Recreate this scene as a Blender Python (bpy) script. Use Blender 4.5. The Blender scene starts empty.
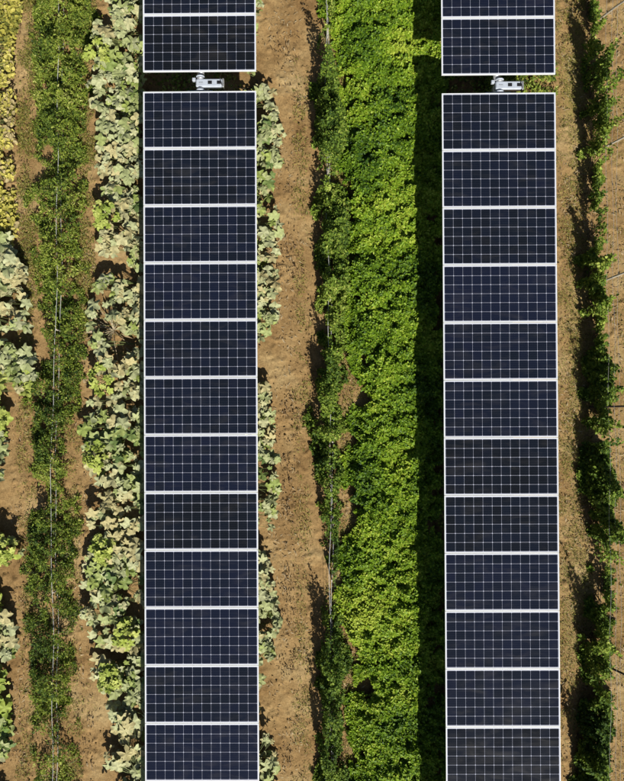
import bpy, math
import numpy as np
from mathutils import Vector, Euler

# ------------------------------------------------------------------ camera, light, exposure
scene = bpy.context.scene
COL = scene.collection
R = math.radians
CAM_H, EUL, FPX = 15.2209, (0.0088, 0.0080, -0.0049), 780.0
cd = bpy.data.cameras.new('camera'); cam = bpy.data.objects.new('camera', cd); COL.objects.link(cam)
cam.location = (0, 0, CAM_H); cam.rotation_euler = EUL
cd.sensor_fit = 'VERTICAL'; cd.sensor_height = 24.0; cd.lens = 24.0 * FPX / 781.0
cd.clip_end = 4000; scene.camera = cam

SUN_DIR = Vector((0.30, -1.0, 1.0)).normalized()
elev = math.asin(SUN_DIR.z); azim = math.atan2(SUN_DIR.x, SUN_DIR.y)
w = bpy.data.worlds.new('World'); scene.world = w; w.use_nodes = True
nt = w.node_tree; bg = nt.nodes['Background']; sky = nt.nodes.new('ShaderNodeTexSky')
sky.sky_type = 'NISHITA'; sky.sun_disc = False; sky.sun_elevation = elev; sky.sun_rotation = azim
nt.links.new(sky.outputs[0], bg.inputs[0]); bg.inputs[1].default_value = 0.05
sd = bpy.data.lights.new('sun', 'SUN'); sd.energy = 5.0; sd.angle = R(0.5); sd.color = (1.0, 0.955, 0.87)
sun = bpy.data.objects.new('sun', sd); COL.objects.link(sun)
sun.rotation_euler = SUN_DIR.to_track_quat('Z', 'Y').to_euler(); sun.location = (4, -12, 14)
scene.view_settings.view_transform = 'Standard'; scene.view_settings.look = 'None'
scene.view_settings.exposure = 0.3; scene.view_settings.gamma = 1
scene.view_settings.use_curve_mapping = False
scene.cycles.max_bounces = 6; scene.cycles.diffuse_bounces = 1

# ------------------------------------------------------------------ maths helpers
RM = np.array(Euler(EUL).to_matrix())
def G(px, py, z=0.0):
    """where the sight line through a photo pixel meets the height z (arrays allowed)"""
    px = np.asarray(px, float); py = np.asarray(py, float)
    d = np.stack([(px - 312) / FPX, -(py - 390.5) / FPX, -np.ones_like(px)], -1) @ RM.T
    t = (z - CAM_H) / d[..., 2]
    return d[..., 0] * t, d[..., 1] * t

_lat = np.random.RandomState(5).rand(256, 256)
def vnoise(x, y):
    xi = np.floor(x).astype(int); yi = np.floor(y).astype(int); fx = x - xi; fy = y - yi
    fx = fx * fx * (3 - 2 * fx); fy = fy * fy * (3 - 2 * fy)
    a = _lat[xi % 256, yi % 256]; b = _lat[(xi + 1) % 256, yi % 256]
    c = _lat[xi % 256, (yi + 1) % 256]; d = _lat[(xi + 1) % 256, (yi + 1) % 256]
    return (a * (1 - fx) + b * fx) * (1 - fy) + (c * (1 - fx) + d * fx) * fy
def fbm(x, y, o=4, s=0):
    v = 0; a = .5; t = 0
    for i in range(o):
        v = v + a * vnoise(x * 2 ** i + 17.3 * (i + 1 + s), y * 2 ** i + 9.1 * (i + 1 + s)); t += a; a *= .55
    return v / t

# ------------------------------------------------------------------ object helpers
def mesh_np(name, verts, faces_list, mats, parent=None, tone=None, smooth=False):
    """faces_list: list of (F,k) int arrays.  Links ONE mesh object."""
    me = bpy.data.meshes.new(name)
    verts = np.asarray(verts, np.float32)
    loops = np.concatenate([f.reshape(-1) for f in faces_list]).astype(np.int32)
    sizes = np.concatenate([np.full(len(f), f.shape[1]) for f in faces_list]).astype(np.int32)
    starts = np.concatenate([[0], np.cumsum(sizes)[:-1]]).astype(np.int32)
    me.vertices.add(len(verts)); me.vertices.foreach_set('co', verts.reshape(-1))
    me.loops.add(len(loops)); me.loops.foreach_set('vertex_index', loops)
    me.polygons.add(len(sizes)); me.polygons.foreach_set('loop_start', starts)
    me.polygons.foreach_set('loop_total', sizes)
    if smooth: me.polygons.foreach_set('use_smooth', np.ones(len(sizes), bool))
    if tone is not None:
        a = me.attributes.new('tone', 'FLOAT', 'POINT'); a.data.foreach_set('value', np.asarray(tone, np.float32))
    me.update(calc_edges=True); me.validate()
    for m in (mats if isinstance(mats, (list, tuple)) else [mats]): me.materials.append(m)
    o = bpy.data.objects.new(name, me); COL.objects.link(o)
    if parent: o.parent = parent
    return o

def empty(name, loc, label, cat, group=None):
    o = bpy.data.objects.new(name, None); COL.objects.link(o); o.location = loc
    o.empty_display_size = .2
    return tag(o, label, cat, group)
def tag(o, label, cat, group=None, kind=None):
    assert 4 <= len(label.replace(',', ' ').split()) <= 16, label
    o['label'] = label; o['category'] = cat
    if group: o['group'] = group
    if kind: o['kind'] = kind
    return o

class MB:
    """collects boxes and tubes into one mesh"""
    def __init__(s): s.v = []; s.f = []; s.n = 0
    def add(s, v, f):
        s.v += [tuple(p) for p in v]; s.f += [tuple(i + s.n for i in q) for q in f]; s.n += len(v)
    def box(s, c, d, bev=0.0):
        x, y, z = d[0] / 2, d[1] / 2, d[2] / 2
        if bev <= 0:
            v = [(c[0] + i * x, c[1] + j * y, c[2] + k * z) for k in (-1, 1) for j in (-1, 1) for i in (-1, 1)]
            s.add(v, [(0, 2, 3, 1), (4, 5, 7, 6), (0, 1, 5, 4), (2, 6, 7, 3), (0, 4, 6, 2), (1, 3, 7, 5)])
        else:
            rings = [(-z, bev), (-z + bev, 0), (z - bev, 0), (z, bev)]; v = []
            for zz, ins in rings:
                a, b = x - ins, y - ins; q = bev
                for (px, py) in ((-a + q, -b), (a - q, -b), (a, -b + q), (a, b - q), (a - q, b), (-a + q, b), (-a, b - q), (-a, -b + q)):
                    v.append((c[0] + px, c[1] + py, c[2] + zz))
            f = [tuple(range(7, -1, -1)), tuple(range(24, 32))]
            for r in range(3):
                for i in range(8): f.append((r * 8 + i, r * 8 + (i + 1) % 8, (r + 1) * 8 + (i + 1) % 8, (r + 1) * 8 + i))
            s.add(v, f)
        return s
    def tube(s, pts, r, n=6, cap=True):
        pts = [Vector(p) for p in pts]; rr = r if isinstance(r, (list, tuple)) else [r] * len(pts)
        v = []; 
        for i, p in enumerate(pts):
            t = (pts[min(i + 1, len(pts) - 1)] - pts[max(i - 1, 0)]).normalized()
            up = Vector((0, 0, 1)) if abs(t.z) < .9 else Vector((1, 0, 0))
            a = t.cross(up).normalized(); b = t.cross(a)
            for k in range(n):
                th = 2 * math.pi * (k + .5) / n; v.append(p + (a * math.cos(th) + b * math.sin(th)) * rr[i])
        f = [(i * n + k, i * n + (k + 1) % n, (i + 1) * n + (k + 1) % n, (i + 1) * n + k) for i in range(len(pts) - 1) for k in range(n)]
        if cap: f += [tuple(range(n - 1, -1, -1)), tuple(range((len(pts) - 1) * n, len(pts) * n))]
        s.add(v, f); return s
    def build(s, name, m, parent=None, smooth=False):
        me = bpy.data.meshes.new(name); me.from_pydata(s.v, [], s.f); me.update(); me.materials.append(m)
        if smooth: me.polygons.foreach_set('use_smooth', [True] * len(me.polygons))
        o = bpy.data.objects.new(name, me); COL.objects.link(o)
        if parent: o.parent = parent
        return o

# ------------------------------------------------------------------ materials
def mat(name):
    m = bpy.data.materials.new(name); m.use_nodes = True; return m, m.node_tree, m.node_tree.nodes['Principled BSDF']
def simple(name, col, rough=.6, metal=0, noise=.12, scale=20):
    m, t, p = mat(name)
    n = t.nodes.new('ShaderNodeTexNoise'); n.inputs['Scale'].default_value = scale; n.inputs['Detail'].default_value = 5
    tc = t.nodes.new('ShaderNodeTexCoord'); t.links.new(tc.outputs['Object'], n.inputs['Vector'])
    r = t.nodes.new('ShaderNodeValToRGB'); t.links.new(n.outputs['Fac'], r.inputs[0])
    r.color_ramp.elements[0].position = .3; r.color_ramp.elements[1].position = .7
    r.color_ramp.elements[0].color = tuple(c * (1 - noise) for c in col) + (1,)
    r.color_ramp.elements[1].color = tuple(min(1, c * (1 + noise)) for c in col) + (1,)
    t.links.new(r.outputs[0], p.inputs['Base Color'])
    p.inputs['Roughness'].default_value = rough; p.inputs['Metallic'].default_value = metal
    return m
def leaf_mat(name, stops, rough=.5, transl=.25, patch=None, spec=.35, vein=0.0):
    """leaf colours picked by a random per-leaf tone; patch = (dark mult, bright mult, scale) for plant-to-plant variety"""
    m, t, p = mat(name); L = t.links.new
    a = t.nodes.new('ShaderNodeAttribute'); a.attribute_name = 'tone'
    r = t.nodes.new('ShaderNodeValToRGB'); L(a.outputs['Fac'], r.inputs[0])
    e = r.color_ramp.elements
    while len(e) < len(stops): e.new(.5)
    for el, (pos, c) in zip(e, stops): el.position = pos; el.color = tuple(c) + (1,)
    col = r.outputs[0]
    geo = t.nodes.new('ShaderNodeNewGeometry')
    if vein:
        n = t.nodes.new('ShaderNodeTexNoise'); n.inputs['Scale'].default_value = 22; n.inputs['Detail'].default_value = 4
        L(geo.outputs['Position'], n.inputs['Vector'])
        mr = t.nodes.new('ShaderNodeMapRange'); L(n.outputs['Fac'], mr.inputs[0])
        mr.inputs[1].default_value = .3; mr.inputs[2].default_value = .7; mr.inputs[3].default_value = 1 - vein; mr.inputs[4].default_value = 1 + vein
        mx = t.nodes.new('ShaderNodeVectorMath'); mx.operation = 'SCALE'; L(col, mx.inputs[0]); L(mr.outputs[0], mx.inputs['Scale']); col = mx.outputs[0]
    L(col, p.inputs['Base Color'])
    p.inputs['Roughness'].default_value = rough; p.inputs['Specular IOR Level'].default_value = spec
    tr = t.nodes.new('ShaderNodeBsdfTranslucent'); L(col, tr.inputs[0])
    ms = t.nodes.new('ShaderNodeMixShader'); ms.inputs[0].default_value = transl
    L(p.outputs[0], ms.inputs[1]); L(tr.outputs[0], ms.inputs[2]); L(ms.outputs[0], t.nodes['Material Output'].inputs[0])
    return m

def soil_material():
    m, t, p = mat('dry_soil'); L = t.links.new
    geo = t.nodes.new('ShaderNodeNewGeometry')
    def noise(s, d=6, rough=.6, lac=2.0):
        n = t.nodes.new('ShaderNodeTexNoise'); n.inputs['Scale'].default_value = s; n.inputs['Detail'].default_value = d
        n.inputs['Roughness'].default_value = rough; L(geo.outputs['Position'], n.inputs['Vector']); return n.outputs['Fac']
    def ramp(f, stops):
        r = t.nodes.new('ShaderNodeValToRGB'); L(f, r.inputs[0]); e = r.color_ramp.elements
        while len(e) < len(stops): e.new(.5)
        for el, (pos, c) in zip(e, stops): el.position = pos; el.color = tuple(c) + (1,)
        return r.outputs[0]
    def mix(f, a, b, mode='MIX'):
        x = t.nodes.new('ShaderNodeMix'); x.data_type = 'RGBA'; x.blend_type = mode
        if isinstance(f, float): x.inputs[0].default_value = f
        else: L(f, x.inputs[0])
        L(a, x.inputs[6]); L(b, x.inputs[7]); return x.outputs[2]
    base = ramp(noise(1.1, 5), [(.3, (.205, .122, .048)), (.52, (.315, .205, .088)), (.75, (.420, .312, .152))])
    fine = ramp(noise(28, 8, .7), [(.28, (.52, .5, .48)), (.5, (.95, .95, .95)), (.74, (1.3, 1.3, 1.3))])
    c = mix(1.0, base, fine, 'MULTIPLY')
    # greenish-yellow moss and seedlings film, strongest where the attribute says so
    a = t.nodes.new('ShaderNodeAttribute'); a.attribute_name = 'tone'
    g = ramp(noise(9, 7, .7), [(.3, (.16, .15, .035)), (.7, (.30, .27, .075))])
    mth = t.nodes.new('ShaderNodeMath'); mth.operation = 'MULTIPLY_ADD'; L(noise(13, 6, .7), mth.inputs[0]); mth.inputs[1].default_value = 2.6; mth.inputs[2].default_value = -1.75
    ad = t.nodes.new('ShaderNodeMath'); ad.operation = 'ADD'; ad.use_clamp = True; L(mth.outputs[0], ad.inputs[0]); L(a.outputs['Fac'], ad.inputs[1])
    ml = t.nodes.new('ShaderNodeMath'); ml.operation = 'MULTIPLY'; L(ad.outputs[0], ml.inputs[0]); ml.inputs[1].default_value = .8
    c = mix(ml.outputs[0], c, g)
    L(c, p.inputs['Base Color']); p.inputs['Roughness'].default_value = .95; p.inputs['Specular IOR Level'].default_value = .1
    b = t.nodes.new('ShaderNodeBump'); b.inputs['Strength'].default_value = .6; b.inputs['Distance'].default_value = .02
    L(noise(45, 8, .75), b.inputs['Height']); L(b.outputs[0], p.inputs['Normal'])
    return m

PW, PL, PITCH = 1.9989, 1.004, 1.012
def cell_material():
    m, t, p = mat('solar_cells'); L = t.links.new
    tc = t.nodes.new('ShaderNodeTexCoord'); sx = t.nodes.new('ShaderNodeSeparateXYZ'); L(tc.outputs['Object'], sx.inputs[0])
    def M(op, a, b=None, c=None):
        n = t.nodes.new('ShaderNodeMath'); n.operation = op
        for i, q in enumerate((a, b, c)):
            if q is None: continue
            if isinstance(q, (int, float)): n.inputs[i].default_value = q
            else: L(q, n.inputs[i])
        return n.outputs[0]
    cx = (PW - .050) / 12; cy = (PL - .050) / 6; 
    ux = M('MULTIPLY_ADD', sx.outputs[0], 1 / cx, 6.0); uy = M('MULTIPLY_ADD', sx.outputs[1], 1 / cy, 3.0)
    fx = M('FRACT', ux); fy = M('FRACT', uy)
    dx = M('MULTIPLY', M('MINIMUM', fx, M('SUBTRACT', 1, fx)), cx); dy = M('MULTIPLY', M('MINIMUM', fy, M('SUBTRACT', 1, fy)), cy)
    line = M('MAXIMUM', M('LESS_THAN', dx, .0012), M('LESS_THAN', dy, .0015))
    dia = M('LESS_THAN', M('ADD', dx, dy), .0120)
    white = M('MAXIMUM', line, dia)
    outx = M('GREATER_THAN', M('ABSOLUTE', sx.outputs[0]), cx * 6); outy = M('GREATER_THAN', M('ABSOLUTE', sx.outputs[1]), cy * 3)
    white = M('MAXIMUM', white, M('MAXIMUM', outx, outy))
    # busbars: thin silver lines across every cell
    bf = M('FRACT', M('MULTIPLY', fy, 5)); bus = M('MULTIPLY', M('LESS_THAN', M('ABSOLUTE', M('SUBTRACT', bf, .5)), .025), .30)
    # per-cell and per-panel variety
    comb = t.nodes.new('ShaderNodeCombineXYZ'); L(M('FLOOR', ux), comb.inputs[0]); L(M('FLOOR', uy), comb.inputs[1])
    at = t.nodes.new('ShaderNodeAttribute'); at.attribute_type = 'OBJECT'; at.attribute_name = 'panel_seed'; L(at.outputs['Fac'], comb.inputs[2])
    wn = t.nodes.new('ShaderNodeTexWhiteNoise'); L(comb.outputs[0], wn.inputs['Vector'])
    ns = t.nodes.new('ShaderNodeTexNoise'); ns.noise_dimensions = '4D'; ns.inputs['Scale'].default_value = 1.6; ns.inputs['Detail'].default_value = 3
    L(tc.outputs['Object'], ns.inputs['Vector']); L(at.outputs['Fac'], ns.inputs['W'])
    w2 = t.nodes.new('ShaderNodeTexWhiteNoise'); w2.noise_dimensions = '1D'; L(at.outputs['Fac'], w2.inputs['W'])
    hue = M('ADD', M('MULTIPLY', wn.outputs[0], .26), M('ADD', M('MULTIPLY', ns.outputs['Fac'], .36), M('MULTIPLY', w2.outputs[0], .50)))
    r = t.nodes.new('ShaderNodeValToRGB'); L(hue, r.inputs[0]); e = r.color_ramp.elements; e.new(.5)
    for el, (pos, c) in zip(e, [(.25, (.0058, .0072, .0095)), (.5, (.0062, .0090, .0160)), (.8, (.0075, .0105, .024))]): el.position = pos; el.color = c + (1,)
    def mixc(f, a, col):
        x = t.nodes.new('ShaderNodeMix'); x.data_type = 'RGBA'; L(f, x.inputs[0]); L(a, x.inputs[6])
        if isinstance(col, tuple): x.inputs[7].default_value = col + (1,)
        else: L(col, x.inputs[7])
        return x.outputs[2]
    c = mixc(bus, r.outputs[0], (.12, .12, .16))
    # dust film and a few wiped streaks
    dn = t.nodes.new('ShaderNodeTexNoise'); dn.noise_dimensions = '4D'; dn.inputs['Scale'].default_value = 3.2; dn.inputs['Detail'].default_value = 7; dn.inputs['Distortion'].default_value = 1.2
    mp = t.nodes.new('ShaderNodeMapping'); mp.inputs['Scale'].default_value = (.5, 1.6, 1); L(tc.outputs['Object'], mp.inputs[0]); L(mp.outputs[0], dn.inputs['Vector']); L(at.outputs['Fac'], dn.inputs['W'])
    dust = M('MULTIPLY', M('MAXIMUM', M('SUBTRACT', dn.outputs['Fac'], .50), 0), .13)
    c = mixc(white, c, (.44, .46, .56))
    vo = t.nodes.new('ShaderNodeTexVoronoi'); vo.voronoi_dimensions = '4D'; vo.inputs['Scale'].default_value = 1.5; L(tc.outputs['Object'], vo.inputs['Vector']); L(at.outputs['Fac'], vo.inputs['W'])
    spot = M('MULTIPLY', M('LESS_THAN', M('ADD', vo.outputs['Distance'], M('MULTIPLY', dn.outputs['Fac'], .03)), .052), .55)
    c = mixc(dust, c, (.35, .31, .26)); c = mixc(spot, c, (.5, .5, .47))
    L(c, p.inputs['Base Color']); p.inputs['Roughness'].default_value = .12; p.inputs['IOR'].default_value = 1.35
    L(M('MULTIPLY_ADD', dn.outputs['Fac'], .25, .03), p.inputs['Roughness'])
    return m

M_SOIL = soil_material(); M_CELL = cell_material()
M_FRAME = simple('anodised_frame', (.71, .73, .735), .35, 0, .06, 8)
M_STEEL = simple('galvanised_steel', (.48, .49, .50), .45, .6, .2, 30)
M_HOUSE = simple('white_housing', (.42, .46, .52), .4, 0, .08, 12)
M_BLACK = simple('black_plastic', (.012, .012, .013), .45)
M_BACK = simple('white_backsheet', (.6, .6, .6), .6)
M_TWINE = simple('white_twine', (.62, .62, .60), .8)
M_WOODL = simple('pale_wood', (.42, .38, .30), .8, 0, .3, 30)
M_WOODD = simple('dark_wood', (.045, .035, .028), .85, 0, .3, 30)
M_STEM = simple('green_stem', (.14, .17, .05), .7)
M_VINE = simple('brown_stem', (.10, .075, .035), .8)
M_WIRE = simple('wire', (.33, .32, .30), .6)

LM_BED = leaf_mat('bed_leaf', [(0, (.040, .095, .010)), (.35, (.140, .250, .014)), (.7, (.250, .385, .024)), (1, (.43, .52, .060))], .5, .30, spec=.25)
LM_ROW = leaf_mat('row_leaf', [(0, (.045, .085, .020)), (.4, (.160, .230, .030)), (.8, (.320, .380, .055)), (1, (.50, .52, .15))], .6, .30, spec=.18)
LM_MID = leaf_mat('vine_leaf', [(0, (.040, .080, .015)), (.4, (.120, .195, .025)), (.8, (.240, .330, .042)), (1, (.42, .48, .10))], .6, .30, spec=.18)
LM_SQ = leaf_mat('squash_leaf', [(0, (.12, .18, .055)), (.22, (.28, .34, .085)), (.5, (.34, .375, .17)), (.8, (.43, .445, .25)), (1, (.44, .39, .19))], .6, .15, spec=.2, vein=.22)
LM_SQG = leaf_mat('green_squash_leaf', [(0, (.14, .22, .04)), (.4, (.30, .37, .06)), (1, (.46, .50, .13))], .6, .2, spec=.25, vein=.22)
LM_YEL = leaf_mat('yellow_leaf', [(0, (.16, .17, .035)), (.4, (.44, .40, .07)), (.8, (.60, .53, .13)), (1, (.46, .37, .18))], .6, .25, spec=.2, vein=.2)
LM_DRY = leaf_mat('dry_leaf', [(0, (.07, .045, .025)), (.4, (.16, .10, .055)), (.8, (.33, .24, .13)), (1, (.46, .38, .24))], .8, .1, spec=.1, vein=.2)
LM_WEED = leaf_mat('weed_leaf', [(0, (.08, .11, .020)), (.4, (.19, .20, .030)), (.75, (.30, .28, .05)), (1, (.40, .32, .12))], .6, .2)

# ------------------------------------------------------------------ leaf generators
OV = (np.array([(0, 0, 0), (-.30, .28, .07), (-.27, .68, .06), (0, 1, -.08), (.27, .68, .06), (.30, .28, .07)]), [np.array([(0, 5, 4, 3), (0, 3, 2, 1)])])
NR = (np.array([(0, 0, 0), (-.20, .42, .05), (0, 1, -.08), (.20, .42, .05)]), [np.array([(0, 3, 2, 1)])])
NA = (np.array([(0, 0, 0), (-.10, .35, .03), (0, 1, -.10), (.10, .35, .03)]), [np.array([(0, 3, 2, 1)])])
RD = (np.array([(0, 0, 0), (-.36, .18, .08), (-.42, .55, .08), (-.22, .88, .02), (0, 1, -.06), (.22, .88, .02), (.42, .55, .08), (.36, .18, .08)]), [np.array([(0, 7, 6, 5), (0, 5, 4, 3), (0, 3, 2, 1)])])
def squash_template(seed):
    r = np.random.RandomState(seed); pts = [(0, 0, .03)]; n = 25
    for i in range(n):
        a = -math.pi / 2 + (i + .5) / n * 2 * math.pi
        ang = (i + .5) / n * 5.0
        lobe = .5 + .5 * math.cos((ang - .5 - 0) * 2 * math.pi)
        rad = .40 + .19 * lobe ** .8
        if i in (0, n - 1): rad = .14
        if i in (1, n - 2): rad = .40
        rad *= r.uniform(.9, 1.1)
        z = -.10 * lobe * rad * 2 + .07 * math.sin(ang * 2 * math.pi + .8) + r.uniform(-.03, .03)
        pts.append((rad * math.cos(a), rad * math.sin(a), z))
    f = np.array([(0, 1 + i, 1 + (i + 1) % n) for i in range(n)])
    return np.array(pts), [f]
SQT = [squash_template(s) for s in range(4)]

def scatter(name, tpl, pos, size, mat_, rng, tilt=.5, parent=None, tone=None, origin=(0, 0, 0), yaw=None, upright=0.0):
    N = len(pos); V, F = tpl
    yaw = rng.uniform(0, 2 * np.pi, N) if yaw is None else yaw
    pit = rng.normal(0, tilt, N) + upright; rol = rng.normal(0, tilt, N)
    v = V[None] * size[:, None, None]
    x, y, z = v[..., 0], v[..., 1], v[..., 2]
    c, s = np.cos(rol)[:, None], np.sin(rol)[:, None]; x, z = c * x + s * z, -s * x + c * z
    c, s = np.cos(pit)[:, None], np.sin(pit)[:, None]; y, z = c * y - s * z, s * y + c * z
    c, s = np.cos(yaw)[:, None], np.sin(yaw)[:, None]; x, y = c * x - s * y, s * x + c * y
    P = np.stack([x, y, z], -1) + (pos - np.array(origin))[:, None, :]
    K = len(V); off = (np.arange(N) * K)[:, None, None]
    fs = [(f[None] + off).reshape(-1, f.shape[1]) for f in F]
    tone = rng.rand(N) if tone is None else tone
    return mesh_np(name, P.reshape(-1, 3), fs, mat_, parent, np.repeat(np.clip(tone, 0, 1), K))

def stems(name, base, tips, mat_, parent, r=.006, sag=.0, arch=.1):
    b = MB()
    for p0, p1 in zip(base, tips):
        p0 = Vector(p0); p1 = Vector(p1); m = (p0 + p1) / 2 + Vector((0, 0, arch * (p1 - p0).length))
        b.tube([p0, m, p1], [r * 1.4, r * 1.1, r * .7], 4, False)
    return b.build(name, mat_, parent)

def edge(tab):
    ys = np.array([t[0] for t in tab], float); xs = np.array([t[1] for t in tab], float)
    return lambda y: np.interp(y, ys, xs)
def sample(n, xl, xr, y0, y1, rng, wob=5, hole=0.0, hs=2.0, seed=0, holes=()):
    """random photo-pixel positions inside the wavering band xl(y)..xr(y)"""
    py = rng.uniform(y0, y1, n * 2); lo, hi = xl(py), xr(py)
    mx = np.max(hi - lo) + 1; px = lo - 8 + rng.rand(n * 2) * (mx + 16)
    wv = (fbm(px / 14., py / 14., 3, seed) - .5) * 2 * wob * 2
    ok = (px > lo + wv) & (px < hi + wv)
    if hole > 0: ok &= fbm(px / (14. * hs), py / (14. * hs), 3, seed + 3) > hole - .12 * rng.rand(len(px))
    for (hx, hy, hr) in holes: ok &= (px - hx) ** 2 + (py - hy) ** 2 > (hr * rng.uniform(.8, 1.1, len(px))) ** 2
    return px[ok], py[ok]

# ------------------------------------------------------------------ ground: one sheet to the horizon
def green_film(px, py):
    """where low green film and seedlings cover the soil (0..1)"""
    def band(a, b, s): return 1 / (1 + np.exp(-(px - a) / s)) * 1 / (1 + np.exp((px - b) / s))
    v = (.85 - .35 * np.clip((py - 330) / 150., 0, 1)) * band(561, 585, 4) + .5 * band(600, 640, 8) + .35 * band(335, 352, 4) + .3 * band(18, 40, 5) * (py < 330) + .25 * band(70, 84, 4) + .12 * band(20, 34, 5)
    v = v + .35 * band(470, 600, 8) * (np.abs(py - 82) < 30)
    return np.clip(v * (.6 + .8 * fbm(px / 30., py / 30., 3, 9)), 0, 1)
def build_ground():
    fine = .03
    def axis(a, b):
        core = np.arange(a, b, fine)
        lo = a - np.geomspace(.06, 1500, 24)[::-1]; hi = core[-1] + np.geomspace(.06, 1500, 24)
        return np.concatenate([lo, core, hi])
    X = axis(-7.2, 7.2); Y = axis(-8.8, 8.8); nx, ny = len(X), len(Y)
    gx, gy = np.meshgrid(X, Y)
    near = np.clip((9 - np.abs(gx)) / 2, 0, 1) * np.clip((11 - np.abs(gy)) / 2, 0, 1)
    z = (fbm(gx * 1.6, gy * 1.3, 3) - .5) * .07 + (fbm(gx * 14, gy * 14, 3, 4) - .5) * .035
    clod = np.clip(fbm(gx * 9, gy * 9, 3, 7) - .64, 0, 1) * .22
    z = (z + clod) * near
    px = 312 + gx * 51.2; py = 390.5 - gy * 51.2
    tone = green_film(px + 0 * gx, py) * near
    idx = np.arange(nx * ny).reshape(ny, nx)
    f = np.stack([idx[:-1, :-1], idx[:-1, 1:], idx[1:, 1:], idx[1:, :-1]], -1).reshape(-1, 4)
    o = mesh_np('ground', np.stack([gx, gy, z], -1).reshape(-1, 3), [f], M_SOIL, None, tone.reshape(-1), True)
    o['kind'] = 'structure'
    o['label'] = 'dry brown soil of the field between the crop rows'
build_ground()

# ------------------------------------------------------------------ solar arrays
XL, XR, YL, YR, ZP = -2.0694, 3.2040, 5.4226, 5.3510, 1.5
GL, GR = .3517, .3236
b = MB()   # frame: four bars
fw = .015; th = .035
for sgn in (-1, 1):
    b.box((0, sgn * (PL - fw) / 2, -th / 2), (PW, fw, th))
    b.box((sgn * (PW - fw) / 2, 0, -th / 2), (fw, PL - 2 * fw - .001, th))
frame0 = b.build('frame', M_FRAME); 
sheet0 = MB().box((0, 0, -.006), (PW - 2 * fw - .001, PL - 2 * fw - .003, .006)).build('cell_sheet', M_CELL)
back0 = MB().box((0, 0, -.0125), (PW - 2 * fw - .001, PL - 2 * fw - .003, .005)).build('backsheet', M_BACK)
box0 = MB().box((0, .3, -.0275), (.28, .09, .022), .004).build('junction_box', M_BLACK)
first = [True]; seed = [1]
def child_copy(o, parent):
    c = o.copy(); COL.objects.link(c); c.parent = parent; return c
def solar_array(xc, ytop, n, label, posts, post_h=.9, ext_up=0.0, ext_dn=0.0):
    t = empty('solar_array', (xc, ytop - n * PITCH / 2, 0), label, 'solar array', 'solar arrays standing over the crop rows')
    oy = ytop - n * PITCH / 2
    for k in range(n):
        yc = ytop - (k + .5) * PITCH - oy
        p = bpy.data.objects.new('solar_panel', None); COL.objects.link(p); p.parent = t; p.location = (0, yc, ZP)
        for src in (frame0, sheet0, back0, box0):
            if first[0]: src.parent = p; c = src
            else: c = child_copy(src, p)
            if src is sheet0: c['panel_seed'] = float(seed[0] * 1.37)
        first[0] = False; seed[0] += 1
        rail = MB().box((0, yc + PITCH / 2 - .004, ZP - .060), (.45, .055, .046)).build('module_rail', M_STEEL, t)
    half = n * PITCH / 2
    tb = MB().tube([(0, -half - ext_dn, ZP - .147), (0, half + ext_up, ZP - .147)], .0625, 16).build('torque_tube', M_STEEL, t, True)
    for py in posts:
        q = MB().box((0, py - oy, .62), (.10, .14, 1.24)).build('post', M_STEEL, t)
        hb = MB().tube([(0, py - oy - .03, ZP - .147), (0, py - oy + .03, ZP - .147)], .095, 16).build('bearing', M_STEEL, t)
solar_array(XL, YL, 15, 'long left solar array of dark panels below the gap, over squash plants', (3.0, -1.6, -6.2), ext_up=.07)
solar_array(XR, YR, 15, 'long right solar array of dark panels below the gap, right of leafy bed', (2.9, -1.7, -6.3), ext_up=.07)
solar_array(XL, YL + GL + 4 * PITCH - .004, 4, 'short end of the left solar array above the gap and white drive', (8.2,), ext_dn=.07)
solar_array(XR, YR + GR + 4 * PITCH - .004, 4, 'short end of the right solar array above the gap and white drive', (8.1,), ext_dn=.07)

def drive(xc, yc, gap, label):
    t = empty('tracker_drive', (xc, yc, 0), label, 'tracker drive', 'white drive units in the gaps between arrays')
    z = ZP - .10
    MB().box((0, 0, .56), (.14, .10, 1.12)).build('post', M_STEEL, t)
    MB().box((0, 0, 1.19), (.20, .14, .14), .012).build('post_head', M_STEEL, t)
    # housing: long rounded white box running to the right of the tube
    MB().box((.135, 0, z - .02), (.46, .145, .13), .016).build('housing', M_HOUSE, t)
    MB().box((.135, .081, z - .05), (.42, .020, .05), .003).build('housing_lip', M_HOUSE, t)
    for dx in (.155, .315):
        o = MB().box((dx, .002, z + .0475), (.072, .058, .008), .002).build('opening', M_BLACK, t)
    MB().box((-.005, 0, z + .0475), (.07, .010, .006)).build('maker_plate', M_STEEL, t)
    for s in (1, -1):
        MB().tube([(-.02, s * .074, z), (-.02, s * (gap / 2 - .066), z)], .058 if s > 0 else .052, 18).build('collar', M_STEEL, t, True)
        MB().tube([(-.02, s * (gap / 2 - .065), z), (-.02, s * (gap / 2 - .045), z)], .075, 18).build('flange', M_HOUSE, t, True)
    MB().box((-.135, .075, z - .02), (.06, .06, .07), .008).build('limit_switch', M_HOUSE, t)
    MB().box((.385, 0, z - .02), (.03, .155, .12), .008).build('end_cap', M_STEEL, t)
    pts = [(.34, gap / 2 + .02, z - .05), (.33, .10, z + .02), (.345, .03, z + .055), (.365, -.03, z + .05), (.38, -.09, z - .02), (.36, -.12, z - .2), (.30, -.08, z - .5), (.10, -.06, z - .9)]
    MB().tube(pts, .008, 6).build('cable', M_BLACK, t, True)
    return t
drive(XL + .02, YL + GL / 2 - .002, GL, 'white drive unit with black cable in the gap of the left array')
drive(XR + .06, YR + GR / 2 - .002, GR, 'white drive unit in the right array gap, beside small lit green weeds')
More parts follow.
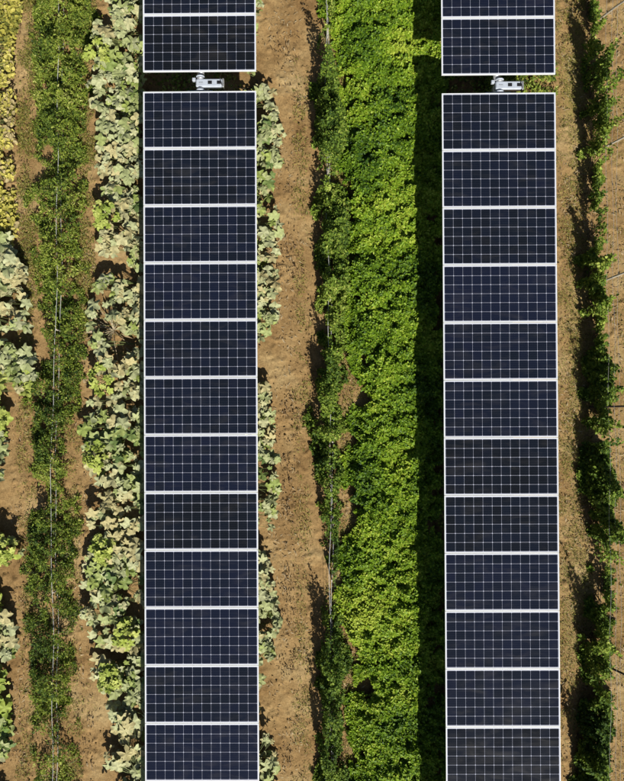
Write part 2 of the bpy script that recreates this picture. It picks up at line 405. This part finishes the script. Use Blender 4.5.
# loose black cable on the ground in the left gap
xa, ya = G(np.array([238, 243, 249, 254, 258, 256]), np.array([87, 89.5, 89.5, 87, 83, 80]), .02)
o = MB().tube([(a, c, .045) for a, c in zip(xa, ya)], .009, 6).build('cable', M_BLACK, None, True)
tag(o, 'loose black cable lying on sunlit soil at the left gap', 'cable')

# ------------------------------------------------------------------ levels: one plant per panel of the neighbouring array
LB = [-90, 14, 81, 148, 205, 262.5, 320, 377.3, 434.7, 492.5, 550, 607.8, 665.6, 723.3, 870]
LN = ['topmost panel', 'panel just above the gap', 'first panel below the gap', 'second panel below the gap', 'third panel below the gap', 'fourth panel below the gap', 'fifth panel below the gap',
      'sixth panel below the gap', 'seventh panel below the gap', 'eighth panel below the gap', 'ninth panel below the gap', 'tenth panel below the gap', 'eleventh panel below the gap', 'bottom panel']
LN = [s.replace(' below the gap', ' below gap').replace(' above the gap', ' above gap') for s in LN]
def levels(px, py, rng, jit=8):
    return np.digitize(py + rng.normal(0, jit, len(py)), LB[1:-1])

# ---- squash -------------------------------------------------------
def squash_column(xl, xr, n, look, name, cat, group, seed_, where, zr=(.10, .52), hole=.36, kinds=None, holes=(), sz=(.13, .29), dry=(), tpls=SQT, extent=(-70, 850)):
    rng = np.random.RandomState(seed_)
    px, py = sample(n, xl, xr, extent[0], extent[1], rng, 4, hole, 1.1, seed_, holes)
    lv = levels(px, py, rng, 6)
    for k in range(14):
        s = lv == k
        if s.sum() < 4: continue
        m = int(s.sum()); x, y = G(px[s], py[s], .25)
        z = zr[0] + (zr[1] - zr[0]) * np.clip(fbm(x * 2.2, y * 2.2, 2, 2) * .7 + rng.rand(m) * .45 - .08, 0, 1)
        cx, cy = float(np.median(x)), float(np.median(y))
        mt, lk = look(k)
        t = empty(name, (cx, cy, 0), f'{lk} {where}, level with {LN[k]}', cat, group)
        pos = np.stack([x, y, z], -1)
        ln = rng.uniform(sz[0], sz[1], m) * np.where(rng.rand(m) < .25, .6, 1)
        tone = np.clip(rng.normal(.64, .24, m) + (fbm(x * 1.5, y * 1.5, 2, 11) - .5) * 1.2, 0, 1)
        tp = [i % len(tpls) for i in range(m)]; tp = np.array(tp)
        # all leaves of one plant: one mesh
        V = []; Fq = []; T = []; base = 0
        for q, tpl in enumerate(tpls):
            ss = tp == q
            if not ss.any(): continue
            o = scatter('tmp', tpl, pos[ss], ln[ss], mt, rng, .34, None, tone[ss], (cx, cy, 0))
            me = o.data; co = np.zeros(len(me.vertices) * 3, np.float32); me.vertices.foreach_get('co', co)
            V.append(co.reshape(-1, 3)); kk = tpl[1][0].shape[1]; Fq.append((tpl[1][0][None] + (np.arange(ss.sum()) * len(tpl[0]))[:, None, None]).reshape(-1, kk) + base)
            T.append(np.repeat(tone[ss], len(tpl[0]))); base += len(V[-1])
            bpy.data.objects.remove(o); bpy.data.meshes.remove(me)
        mesh_np('foliage', np.concatenate(V), [np.concatenate(Fq)], mt, t, np.concatenate(T))
        hubs = [(rng.uniform(-.25, .25), d, .03) for d in (-.45, -.27, -.09, .09, .27, .45)]
        tips = pos - np.array([cx, cy, .012]); bs = [hubs[int(np.argmin([abs(p[1] - h[1]) for h in hubs]))] for p in tips]
        st = 1 if sz[1] > .15 else 6
        stems('stalk', bs[::st], tips[::st], M_STEM, t, .0035, arch=.12)

e_sq = edge([(-90, 100), (0, 100), (25, 97), (45, 90), (60, 99), (85, 89), (100, 97), (120, 101), (130, 95), (150, 97), (170, 100), (200, 102), (215, 100), (230, 95), (250, 98), (265, 110), (280, 96), (290, 91), (300, 89), (330, 92), (345, 92), (358, 102), (368, 100), (380, 94), (400, 94), (430, 85), (450, 83), (470, 90), (490, 101), (505, 104), (515, 93), (550, 91), (580, 88), (600, 82), (615, 84), (625, 95), (640, 93), (660, 96), (680, 98), (690, 106), (705, 114), (730, 112), (745, 108), (755, 107), (781, 108), (870, 100)])
def look1(k):
    if k in (0,): return LM_SQ, 'pale and yellow-green squash plant'
    if k == 5: return LM_SQ, 'thin pale squash plant'
    if k == 8: return LM_SQ, 'pale grey-green squash plant'
    if k in (9, 12): return LM_SQ, 'pale squash plant with yellowish leaves'
    return LM_SQ, 'pale grey-green squash plant'
squash_column(e_sq, lambda y: 150 + 0 * y, 1550, look1, 'squash_plant', 'squash plant', 'squash plants along the left side of the left array', 21, 'left of left array',
              holes=((118, 112, 8), (128, 116, 6), (120, 270, 13), (134, 278, 9), (133, 338, 11), (118, 352, 13), (112, 330, 12), (100, 60, 6), (130, 160, 5), (126, 190, 6), (112, 290, 6), (125, 400, 6), (105, 490, 8), (130, 500, 6), (128, 590, 7), (112, 655, 6), (104, 104, 5), (108, 186, 5), (120, 700, 9), (118, 745, 8), (103, 635, 6)), hole=.45)
e_sr = edge([(-90, 268), (0, 264), (20, 262), (27, 252), (84, 252), (90, 274), (110, 279), (150, 282), (170, 275), (190, 269), (200, 272), (225, 275), (240, 281), (270, 282), (290, 276), (310, 277), (335, 266), (345, 252), (380, 252), (388, 270), (410, 275), (440, 272), (470, 277), (500, 274), (520, 273), (540, 266), (560, 265), (590, 271), (610, 279), (635, 277), (650, 269), (680, 263), (700, 261), (715, 264), (730, 276), (760, 278), (781, 276), (870, 272)])
squash_column(lambda y: 236 + 0 * y, e_sr, 1600, lambda k: (LM_SQ, 'pale frosty squash plant' if k not in (7, 8) else 'pale squash plant with narrow spread'), 'squash_plant', 'squash plant', 'squash plants peeping out on the right side of the left array', 33, 'right of left array', hole=.43, sz=(.12, .24), holes=((244, 80, 15), (256, 78, 10)))
e_el = edge([(180, -12), (190, 4), (200, 9), (225, 18), (260, 25), (300, 28), (330, 30), (336, 22), (345, 24), (352, 33), (362, 37), (380, 38), (392, 30), (400, 8), (420, 8), (450, 5), (465, 2), (480, -8), (530, -6), (540, 18), (556, 24), (562, -4), (590, -6), (600, 8), (615, 11), (640, 18), (660, 15), (680, 9), (700, 8), (720, 10), (750, 12), (770, 5), (870, 5)])
squash_column(lambda y: -60 + 0 * y, e_el, 1750, lambda k: (LM_SQG if k in (10, 12, 7) else LM_SQ, 'green squash plant' if k in (10, 12, 7) else 'pale green squash plant'), 'squash_plant', 'squash plant', 'squash plants along the left edge', 45, 'at the left edge', hole=.48, holes=((22, 340, 12), (2, 300, 7), (10, 392, 9), (14, 250, 6)), extent=(236, 850))
e_ye = edge([(-90, 20), (0, 20), (30, 15), (60, 12), (90, 11), (120, 14), (150, 12), (185, 7), (200, 9), (225, 12), (245, 4)])
squash_column(lambda y: -60 + 0 * y, e_ye, 11000, lambda k: (LM_YEL, 'yellow-leaved bushy plant'), 'bean_plant', 'yellow plant', 'yellow-leaved plants at the top left', 57, 'at the left edge', zr=(.04, .34), hole=.42, sz=(.05, .10), tpls=[(RD[0] * np.array([.8, 1, 1]), [RD[1][0]])], extent=(-70, 246))

def young(px, py, label, sd, n=34, rad=.24):
    rng = np.random.RandomState(sd); x, y = G(px, py, .3); t = empty('young_squash_plant', (float(x), float(y), 0), label, 'squash plant', 'bright young squash plants')
    a = rng.uniform(0, 2 * np.pi, n); r_ = rad * rng.uniform(.1, 1, n) ** .6
    pos = np.stack([r_ * np.cos(a), r_ * np.sin(a) * 1.2, .58 - .7 * r_ + rng.uniform(-.06, .05, n)], -1)
    scatter('foliage', SQT[sd % 4], pos, rng.uniform(.08, .16, n), LM_SQG, rng, .32, t, rng.uniform(.2, 1, n))
    stems('stalk', [(0, 0, .02)] * (n // 2), pos[:n // 2], M_STEM, t, .005)
for q in ((100, 57, 'small bright green squash plant beside the topmost squash, left of left array'), (107, 216, 'bright green young squash, left of left array, level with third panel below gap'),
          (103, 380, 'small bright green squash plant left of left array, level with sixth panel below gap'), (97, 456, 'lime young squash reaching over the path, level with seventh panel below gap'),
          (105, 548, 'lime young squash plant left of left array, level with eighth panel below gap'), (127, 632, 'yellow-green young squash touching the left array shadow, level with tenth panel below gap'),
          (112, 676, 'small yellow-green squash left of left array, level with eleventh panel below gap'), (8, 548, 'small lime squash plant at the left edge, level with eighth panel below gap')):
    young(q[0], q[1], q[2], q[1])

# dried-up squash in the left strip
def dried(px, py, label, sd, n=70, rad=.42):
    rng = np.random.RandomState(sd); x, y = G(px, py, .1); t = empty('dried_plant', (float(x), float(y), 0), label, 'dried plant')
    a = rng.uniform(0, 2 * np.pi, n); r = rad * rng.uniform(.15, 1, n) ** .7
    pos = np.stack([r * np.cos(a), r * np.sin(a) * 1.1, rng.uniform(.04, .16, n)], -1)
    scatter('foliage', NA, pos, rng.uniform(.12, .3, n), LM_DRY, rng, .25, t, rng.uniform(.6, 1, n), yaw=a - np.pi / 2)
    stems('stalk', [(0, 0, .04)] * 26, pos[:26] * 1.0, simple('straw', (.42, .35, .22), .8), t, .006, arch=.15)
dried(113, 330, 'dried straw-coloured plant splayed flat on soil left of the left array', 3)
dried(131, 112, 'small brown withered plant among pale squash beside the left array', 8, 50, .28)

# ---- rows of green plants ----------------------------------------
def plant_row(name, cat, group, lf, tpl, n, xl, xr, extent, zref, hgt, size, tilt, upright, sd_, look, where, mt, hole=.3, hs=1.0, dens=None, tone_bias=0, holes=(), nst=14, tone_sd=.24, lo_h=.12):
    rng = np.random.RandomState(sd_)
    px, py = sample(n, xl, xr, extent[0], extent[1], rng, 9, hole, hs, sd_, holes)
    if dens is not None:
        kp = rng.rand(len(px)) < dens(py); px, py = px[kp], py[kp]
    lv = levels(px, py, rng, 7)
    for k in range(14):
        s = lv == k
        if s.sum() < 90: continue
        m = int(s.sum()); x, y = G(px[s], py[s], zref)
        lo, hi = xl(py[s]), xr(py[s]); e = np.clip(1 - np.abs((px[s] - (lo + hi) / 2) / ((hi - lo) / 2 + 2)) ** 2.2, .12, 1)
        top = hgt * e * np.clip(.62 + 2.2 * (fbm(x * 3.6, y * 3.6, 4, sd_ + 1) - .5), lo_h, 1.3)
        tuft = fbm(x * 11, y * 11, 2, sd_ + 8)
        z = top * (.75 + .6 * (tuft - .5) * 2) * np.clip(1 - np.abs(rng.normal(0, .30, m)), .06, 1) + .02
        cx, cy = float(np.mean(x)), float(np.mean(y))
        t = empty(name, (cx, cy, 0), f'{look(k)} {where}, level with {LN[k]}', cat, group)
        pos = np.stack([x, y, z], -1); sz = rng.uniform(size[0], size[1], m)
        tone = np.clip(rng.normal(.45 + tone_bias - (.10 if k > 5 else 0), tone_sd, m) + (fbm(x * 2, y * 2, 3, 21) - .5) * 1.1, 0, 1)
        scatter('foliage', tpl, pos, sz, mt, rng, tilt, t, tone, (cx, cy, 0), upright=upright)
        sel = rng.choice(m, min(nst * 3, m), replace=False); tips = pos[sel] - np.array([cx, cy, 0])
        bs = [(p[0] * .35 + rng.uniform(-.03, .03), p[1] * .75, .01) for p in tips]
        bs.append((0, -.52, .03)); tips = np.vstack([tips, [(0, .52, .03)]])
        stems('stem', bs, tips, M_VINE if zref > .5 else M_STEM, t, .006, arch=.08)

a_l = edge([(-90, 28), (0, 29), (40, 33), (100, 31), (150, 37), (200, 26), (250, 35), (300, 42), (350, 40), (380, 32), (400, 26), (450, 27), (480, 33), (500, 40), (520, 26), (560, 21), (600, 28), (650, 26), (700, 28), (740, 30), (781, 32), (870, 28)])
a_r = edge([(-90, 88), (0, 88), (40, 87), (100, 81), (150, 82), (200, 83), (250, 78), (300, 74), (350, 78), (400, 70), (450, 69), (480, 67), (520, 69), (560, 72), (600, 70), (650, 69), (700, 69), (740, 64), (781, 70), (870, 72)])
plant_row('leafy_plant', 'green plant', 'leafy plants in the row near the left edge', None, NR, 120000, a_l, a_r, (-70, 850), .3, .62, (.03, .075), .65, .15, 71,
          lambda k: 'bright bushy green plant' if k < 5 else 'dark green bushy plant under white twine', 'in left row', LM_ROW, hole=.43, hs=.55, tone_bias=0.0,
          dens=lambda y: np.interp(y, [-90, 60, 150, 160, 300, 380, 500, 620, 720, 760, 870], [1, 1, .8, .5, .8, .6, .75, .5, .6, .3, .5]),
          holes=((45, 150, 9), (30, 205, 8), (36, 500, 12), (44, 355, 8), (40, 745, 14), (60, 625, 7), (36, 610, 6)) + tuple((55 - (q > 400) * 3, q, 3.2) for q in (336, 343, 350, 357, 364, 371, 462, 470, 478, 486, 494, 502, 510, 594, 602, 610, 618, 626, 634, 664, 671, 740, 748, 756, 764, 772, 780)))
c_l = edge([(-90, 314), (0, 314), (20, 312), (60, 314), (80, 306), (130, 304), (170, 308), (200, 303), (250, 308), (300, 312), (350, 313), (380, 308), (420, 299), (445, 303), (470, 306), (520, 312), (570, 321), (600, 322), (635, 308), (700, 310), (740, 306), (781, 310), (870, 310)])
c_r = edge([(-90, 338), (0, 330), (40, 322), (80, 336), (130, 345), (165, 330), (200, 348), (250, 346), (300, 346), (350, 340), (380, 336), (420, 335), (470, 337), (520, 332), (570, 334), (600, 328), (640, 338), (700, 342), (740, 338), (781, 344), (870, 344)])
plant_row('climbing_plant', 'climbing plant', 'plants in the twined row between array and bed', None, OV, 90000, lambda y: c_l(y) + 11, lambda y: c_r(y) + 4, (-70, 850), .55, 1.25, (.028, .065), .6, 0, 83,
          lambda k: 'sparse dark green climbing plant' if k in (1, 9, 10, 11) else 'leafy green climbing plant', 'in middle row', LM_MID, hole=.38, hs=.7, tone_bias=.04, lo_h=.45,
          dens=lambda y: np.interp(y, [-90, 0, 35, 70, 140, 165, 190, 330, 380, 500, 560, 600, 640, 870], [.8, .6, .25, .9, .9, .3, .9, .7, .8, .6, .35, .12, .8, .9]), holes=((324, 50, 9), (322, 170, 8), (316, 600, 12)) + tuple((331, q, 3.2) for q in list(range(446, 560, 8)) + list(range(580, 625, 7)) + [40, 47, 54, 165, 172, 179, 640, 650, 668, 676] + list(range(712, 781, 8))))
r_l = edge([(-90, 590), (0, 590), (50, 593), (100, 594), (150, 592), (200, 594), (230, 596), (260, 588), (300, 590), (340, 594), (400, 594), (440, 597), (460, 592), (500, 594), (540, 600), (600, 606), (640, 592), (700, 595), (740, 586), (781, 586), (870, 588)])
r_r = edge([(-90, 610), (0, 604), (50, 606), (100, 615), (150, 612), (200, 607), (230, 606), (260, 612), (300, 612), (340, 612), (380, 626), (400, 618), (440, 612), (460, 618), (500, 640), (540, 622), (600, 640), (640, 620), (700, 630), (740, 625), (781, 630), (870, 630)])
plant_row('vine', 'vine', 'tall vines in the row along the right edge', None, OV, 95000, lambda y: r_l(y) + 4 - 2 * (y > 420), lambda y: np.minimum(r_r(y) - 3, 620 - 4 * (y > 540)), (-60, 900), .65, 1.45, (.035, .08), .6, 0, 97,
          lambda k: 'tall dark-leaved vine' if k > 5 else 'tall green vine', 'in right row', LM_MID, hole=.36, hs=.7, tone_bias=.04, lo_h=.5,
          dens=lambda y: np.interp(y, [-90, 0, 60, 110, 200, 215, 250, 400, 425, 440, 470, 530, 545, 590, 610, 670, 690, 700, 720, 735, 870], [.9, .9, .8, 1, .9, .5, 1, 1, .6, .5, .9, 1, .28, .3, .9, .9, .35, .8, .35, .9, 1]))

# ---- leafy bed (uncountable) --------------------------------------
rng = np.random.RandomState(101)
b_l = edge([(-90, 328), (0, 326), (25, 328), (45, 337), (100, 345), (140, 342), (180, 341), (250, 346), (300, 350), (340, 349), (365, 358), (400, 361), (430, 352), (470, 347), (520, 352), (560, 343), (600, 341), (640, 345), (652, 362), (690, 363), (705, 353), (740, 356), (781, 350), (870, 350)])
px, py = sample(330000, b_l, lambda y: 445 + 0 * y + 0 * np.exp(-((y - 32) / 14.) ** 2), -80, 860, rng, 14, .24, 2, 5, holes=((352, 490, 6), (356, 400, 5)))
x, y = G(px, py, .3)
e = np.clip((px - b_l(py)) / 14, .15, 1)
gap = fbm(x * 7, y * 7, 4, 31); k = rng.rand(len(x)) < np.clip((gap - .27) * 6, .15, 1); x, y, e, px, py, gap = (q[k] for q in (x, y, e, px, py, gap))
top = e ** .6 * (.16 + .26 * fbm(x * 1.3, y * 1.3, 2, 41) + .40 * (gap - .35))
z = np.clip(top * (1 - np.abs(rng.normal(0, .22, len(x)))), .02, None)
lime = np.exp(-(((px - 368) / 26.) ** 2 + ((py - 612) / 30.) ** 2)) * .5 + np.exp(-(((px - 405) / 18.) ** 2 + ((py - 60) / 60.) ** 2)) * .15 + np.exp(-(((px - 372) / 30.) ** 2 + ((py - 460) / 30.) ** 2)) * .15
tone = np.clip(rng.normal(.46, .22, len(x)) + (fbm(x * 1.6, y * 1.6, 3, 51) - .5) * 1.3 + lime, 0, 1)
o = scatter('bed_foliage', OV, np.stack([x, y, z], -1), rng.uniform(.033, .068, len(x)), LM_BED, rng, .45, None, tone)
tag(o, 'dense bright green leafy bed along the left side of the right array', 'leafy bed', None, 'stuff')

# ---- low weeds and litter ------------------------------------------
def cover(name, label, cat, bands, mt, tpl, size, sd_, tilt=.5, zmax=.05, thr=.45, sc=22., upright=.2, tone=None):
    rng = np.random.RandomState(sd_); X = []; Y = []
    for (x0, x1, y0, y1, n, th) in bands:
        px = rng.uniform(x0, x1, n); py = rng.uniform(y0, y1, n)
        soft = .22 * np.abs((px - (x0 + x1) / 2) / ((x1 - x0) / 2)) ** 2
        k = fbm(px / sc, py / sc, 4, sd_) > th + soft + .08 * rng.randn(n); X.append(px[k]); Y.append(py[k])
    px = np.concatenate(X); py = np.concatenate(Y); x, y = G(px, py, 0.02)
    z = .015 + rng.rand(len(x)) * zmax
    o = scatter(name, tpl, np.stack([x, y, z], -1), rng.uniform(size[0], size[1], len(x)), mt, rng, tilt, None, (rng.rand(len(x)) if tone is None else rng.uniform(tone[0], tone[1], len(x))), upright=upright)
    tag(o, label, cat, None, 'stuff'); return o
cover('weeds', 'patchy olive weeds on soil right of the right array', 'weeds', [(555, 594, -60, 850, 34000, .40), (598, 665, -60, 850, 19000, .46)], LM_WEED, NA, (.025, .055), 5, sc=12.)
cover('weeds', 'low weeds added to darken the shade under the left array', 'weeds', [(150, 240, -60, 850, 26000, .36)], LM_ROW, OV, (.03, .07), 15, zmax=.08, sc=14.)  # added leaf cover, makes the soil in the left array's shade darker
cover('weeds', 'low weeds added to darken the shade under the right array', 'weeds', [(436, 508, -60, 850, 26000, .33)], LM_ROW, OV, (.03, .07), 16, zmax=.10, sc=14.)  # leaf cover added over brighter bare soil to deepen the right array's shade
cover('weeds', 'green weeds lit by sun in the right array gap', 'weeds', [(486, 522, 62, 100, 9000, .1), (520, 556, 66, 98, 1600, .42)], LM_ROW, NR, (.04, .10), 6, zmax=.22, sc=12.)
cover('weeds', 'low yellowish weeds fringing the green row near the left edge', 'weeds', [(17, 42, -60, 330, 16000, .38), (72, 98, -60, 340, 14000, .42), (16, 38, 330, 850, 9000, .45), (62, 84, 340, 850, 9500, .45), (70, 105, 620, 850, 900, .55)], LM_WEED, NA, (.03, .07), 7, sc=14.)
cover('weeds', 'low straw-green weeds between the middle row and leafy bed', 'weeds', [(324, 364, -60, 340, 22000, .30), (324, 364, 340, 850, 14000, .42), (292, 312, 60, 850, 8000, .46)], LM_WEED, NA, (.03, .07), 8, sc=14.)
cover('leaf_litter', 'curled brown dead leaves scattered on the soil paths', 'leaf litter',
      [(272, 306, 20, 860, 5200, .57), (76, 100, 300, 860, 1500, .60), (8, 34, 0, 860, 2200, .58), (335, 364, 0, 860, 1800, .56), (556, 582, 0, 860, 1500, .62), (600, 660, 0, 860, 1800, .60), (576, 600, 0, 860, 3800, .40)], LM_DRY, NR, (.025, .075), 9, tilt=.9, zmax=.06, sc=18., tone=(0, .75))
cover('straw', 'pale straw stalks scattered on the soil paths', 'straw', [(262, 308, 0, 860, 2600, .50), (74, 100, 250, 860, 1400, .5), (8, 34, 180, 860, 1500, .5), (335, 364, 0, 860, 1500, .5), (556, 600, 0, 860, 3200, .46), (600, 660, 0, 860, 3000, .48)], LM_DRY, NA, (.03, .10), 19, tilt=.15, zmax=.03, sc=15., upright=0, tone=(.7, 1))
# small stones / clods
rng = np.random.RandomState(12); n = 5200
px = rng.uniform(-30, 655, n); py = rng.uniform(-50, 840, n); x, y = G(px, py, 0); s = rng.uniform(.005, .022, n) * np.where(rng.rand(n) < .06, 1.6, 1)
oc = np.array([(1, 0, 0), (0, 1, 0), (-1, 0, 0), (0, -1, 0), (0, 0, .8), (0, 0, -.8)]); of = np.array([(0, 1, 4), (1, 2, 4), (2, 3, 4), (3, 0, 4), (1, 0, 5), (2, 1, 5), (3, 2, 5), (0, 3, 5)])
P = oc[None] * s[:, None, None] * rng.uniform(.6, 1.3, (n, 6, 1)) + np.stack([x, y, np.full(n, .02)], -1)[:, None]
o = mesh_np('clods', P.reshape(-1, 3), [(of[None] + (np.arange(n) * 6)[:, None, None]).reshape(-1, 3)], M_SOIL, None, np.zeros(n * 6))
tag(o, 'small soil clods and pebbles scattered over the bare paths', 'clods', None, 'stuff')

# ---- twine trellises --------------------------------------------------
def twine_trellis(pxs, z, strands, label, posts, spread=.045, r=.0035, mt=None, sd_=1, yr=(-60, 850)):
    rng = np.random.RandomState(sd_); mt = mt or M_TWINE
    ys = np.linspace(yr[0], yr[1], 60); cxs = np.interp(ys, [p[0] for p in pxs], [p[1] for p in pxs])
    wx, wy = G(cxs, ys, z); ox, oy = float(wx.mean()), float(wy.mean())
    t = empty('twine_trellis', (ox, oy, 0), label, 'trellis', 'trellises strung along the plant rows')
    for k in range(strands):
        ph = rng.uniform(0, 6); off = (k - (strands - 1) / 2) * spread; dz = rng.uniform(-.25, .02) * (k > 0)
        pts = [(a - ox + off + .018 * math.sin(i * .8 + ph), c - oy, z + dz - .03 * abs(math.sin(i * .4))) for i, (a, c) in enumerate(zip(wx, wy))]
        MB().tube(pts, r, 5).build('twine', mt, t)
    for py in posts:
        a, c = G(np.interp(py, [p[0] for p in pxs], [p[1] for p in pxs]), py, z)
        MB().tube([(a - ox, c - oy, 0), (a - ox + .01, c - oy, z + .06)], [.020, .016], 7).build('post', M_WOODL, t)
twine_trellis([(-60, 60), (330, 57), (380, 54), (520, 51), (600, 54), (781, 53), (850, 53)], .30, 2, 'thin white twine strung along the green row near the left edge', (330, 458, 592, 742), sd_=2)
twine_trellis([(-60, 328), (60, 327), (200, 328), (440, 332), (600, 331), (781, 332), (850, 332)], .42, 2, 'white twine strung along the middle plant row left of the leafy bed', (30, 170, 300, 442, 580, 708), sd_=3)
twine_trellis([(-60, 614), (200, 614), (450, 617), (600, 618), (850, 618)], .9, 3, 'thin grey wires strung along the right edge beside the vines', (), spread=.13, r=.0024, mt=M_WIRE, sd_=4)

# ---- slanting stakes along the right edge -------------------------------
for (x0, y0, x1, y1, pale, nm) in ((607, 11, 630, -3, 1, 'level with the panel above the gap'), (601, 148, 632, 133, 1, 'level with the first panel below gap'), (603, 281, 634, 269, 1, 'level with fourth panel below gap'),
                                  (598, 407, 636, 406, 0, 'level with sixth panel below gap'), (599, 536, 634, 543, 0, 'level with eighth panel below gap'), (600, 664, 634, 679, 0, 'level with eleventh panel below gap')):
    a, c = G(x0, y0, .35); d, e2 = G(x1, y1, 1.15)
    a, c, d, e2 = map(float, (a, c, d, e2))
    foot = Vector((a - (d - a) * .16, c - (e2 - c) * .16, 0.0)); tip = Vector((d, e2, 1.15))
    t = empty('trellis_stake', tuple(foot), f"{'pale' if pale else 'dark'} leaning stake in right vine row, {nm}", 'stake', 'leaning stakes along the right edge')
    MB().tube([(0, 0, -.05), (tip - foot) * .5 + Vector((0, 0, .03)), tip - foot], [.022, .020, .017], 8).build('pole', M_WOODL if pale else M_WOODD, t)
    q = (tip - foot) * .93
    MB().tube([q - (tip - foot).normalized() * .02, q + (tip - foot).normalized() * .02], .026, 8).build('tie', M_TWINE, t)
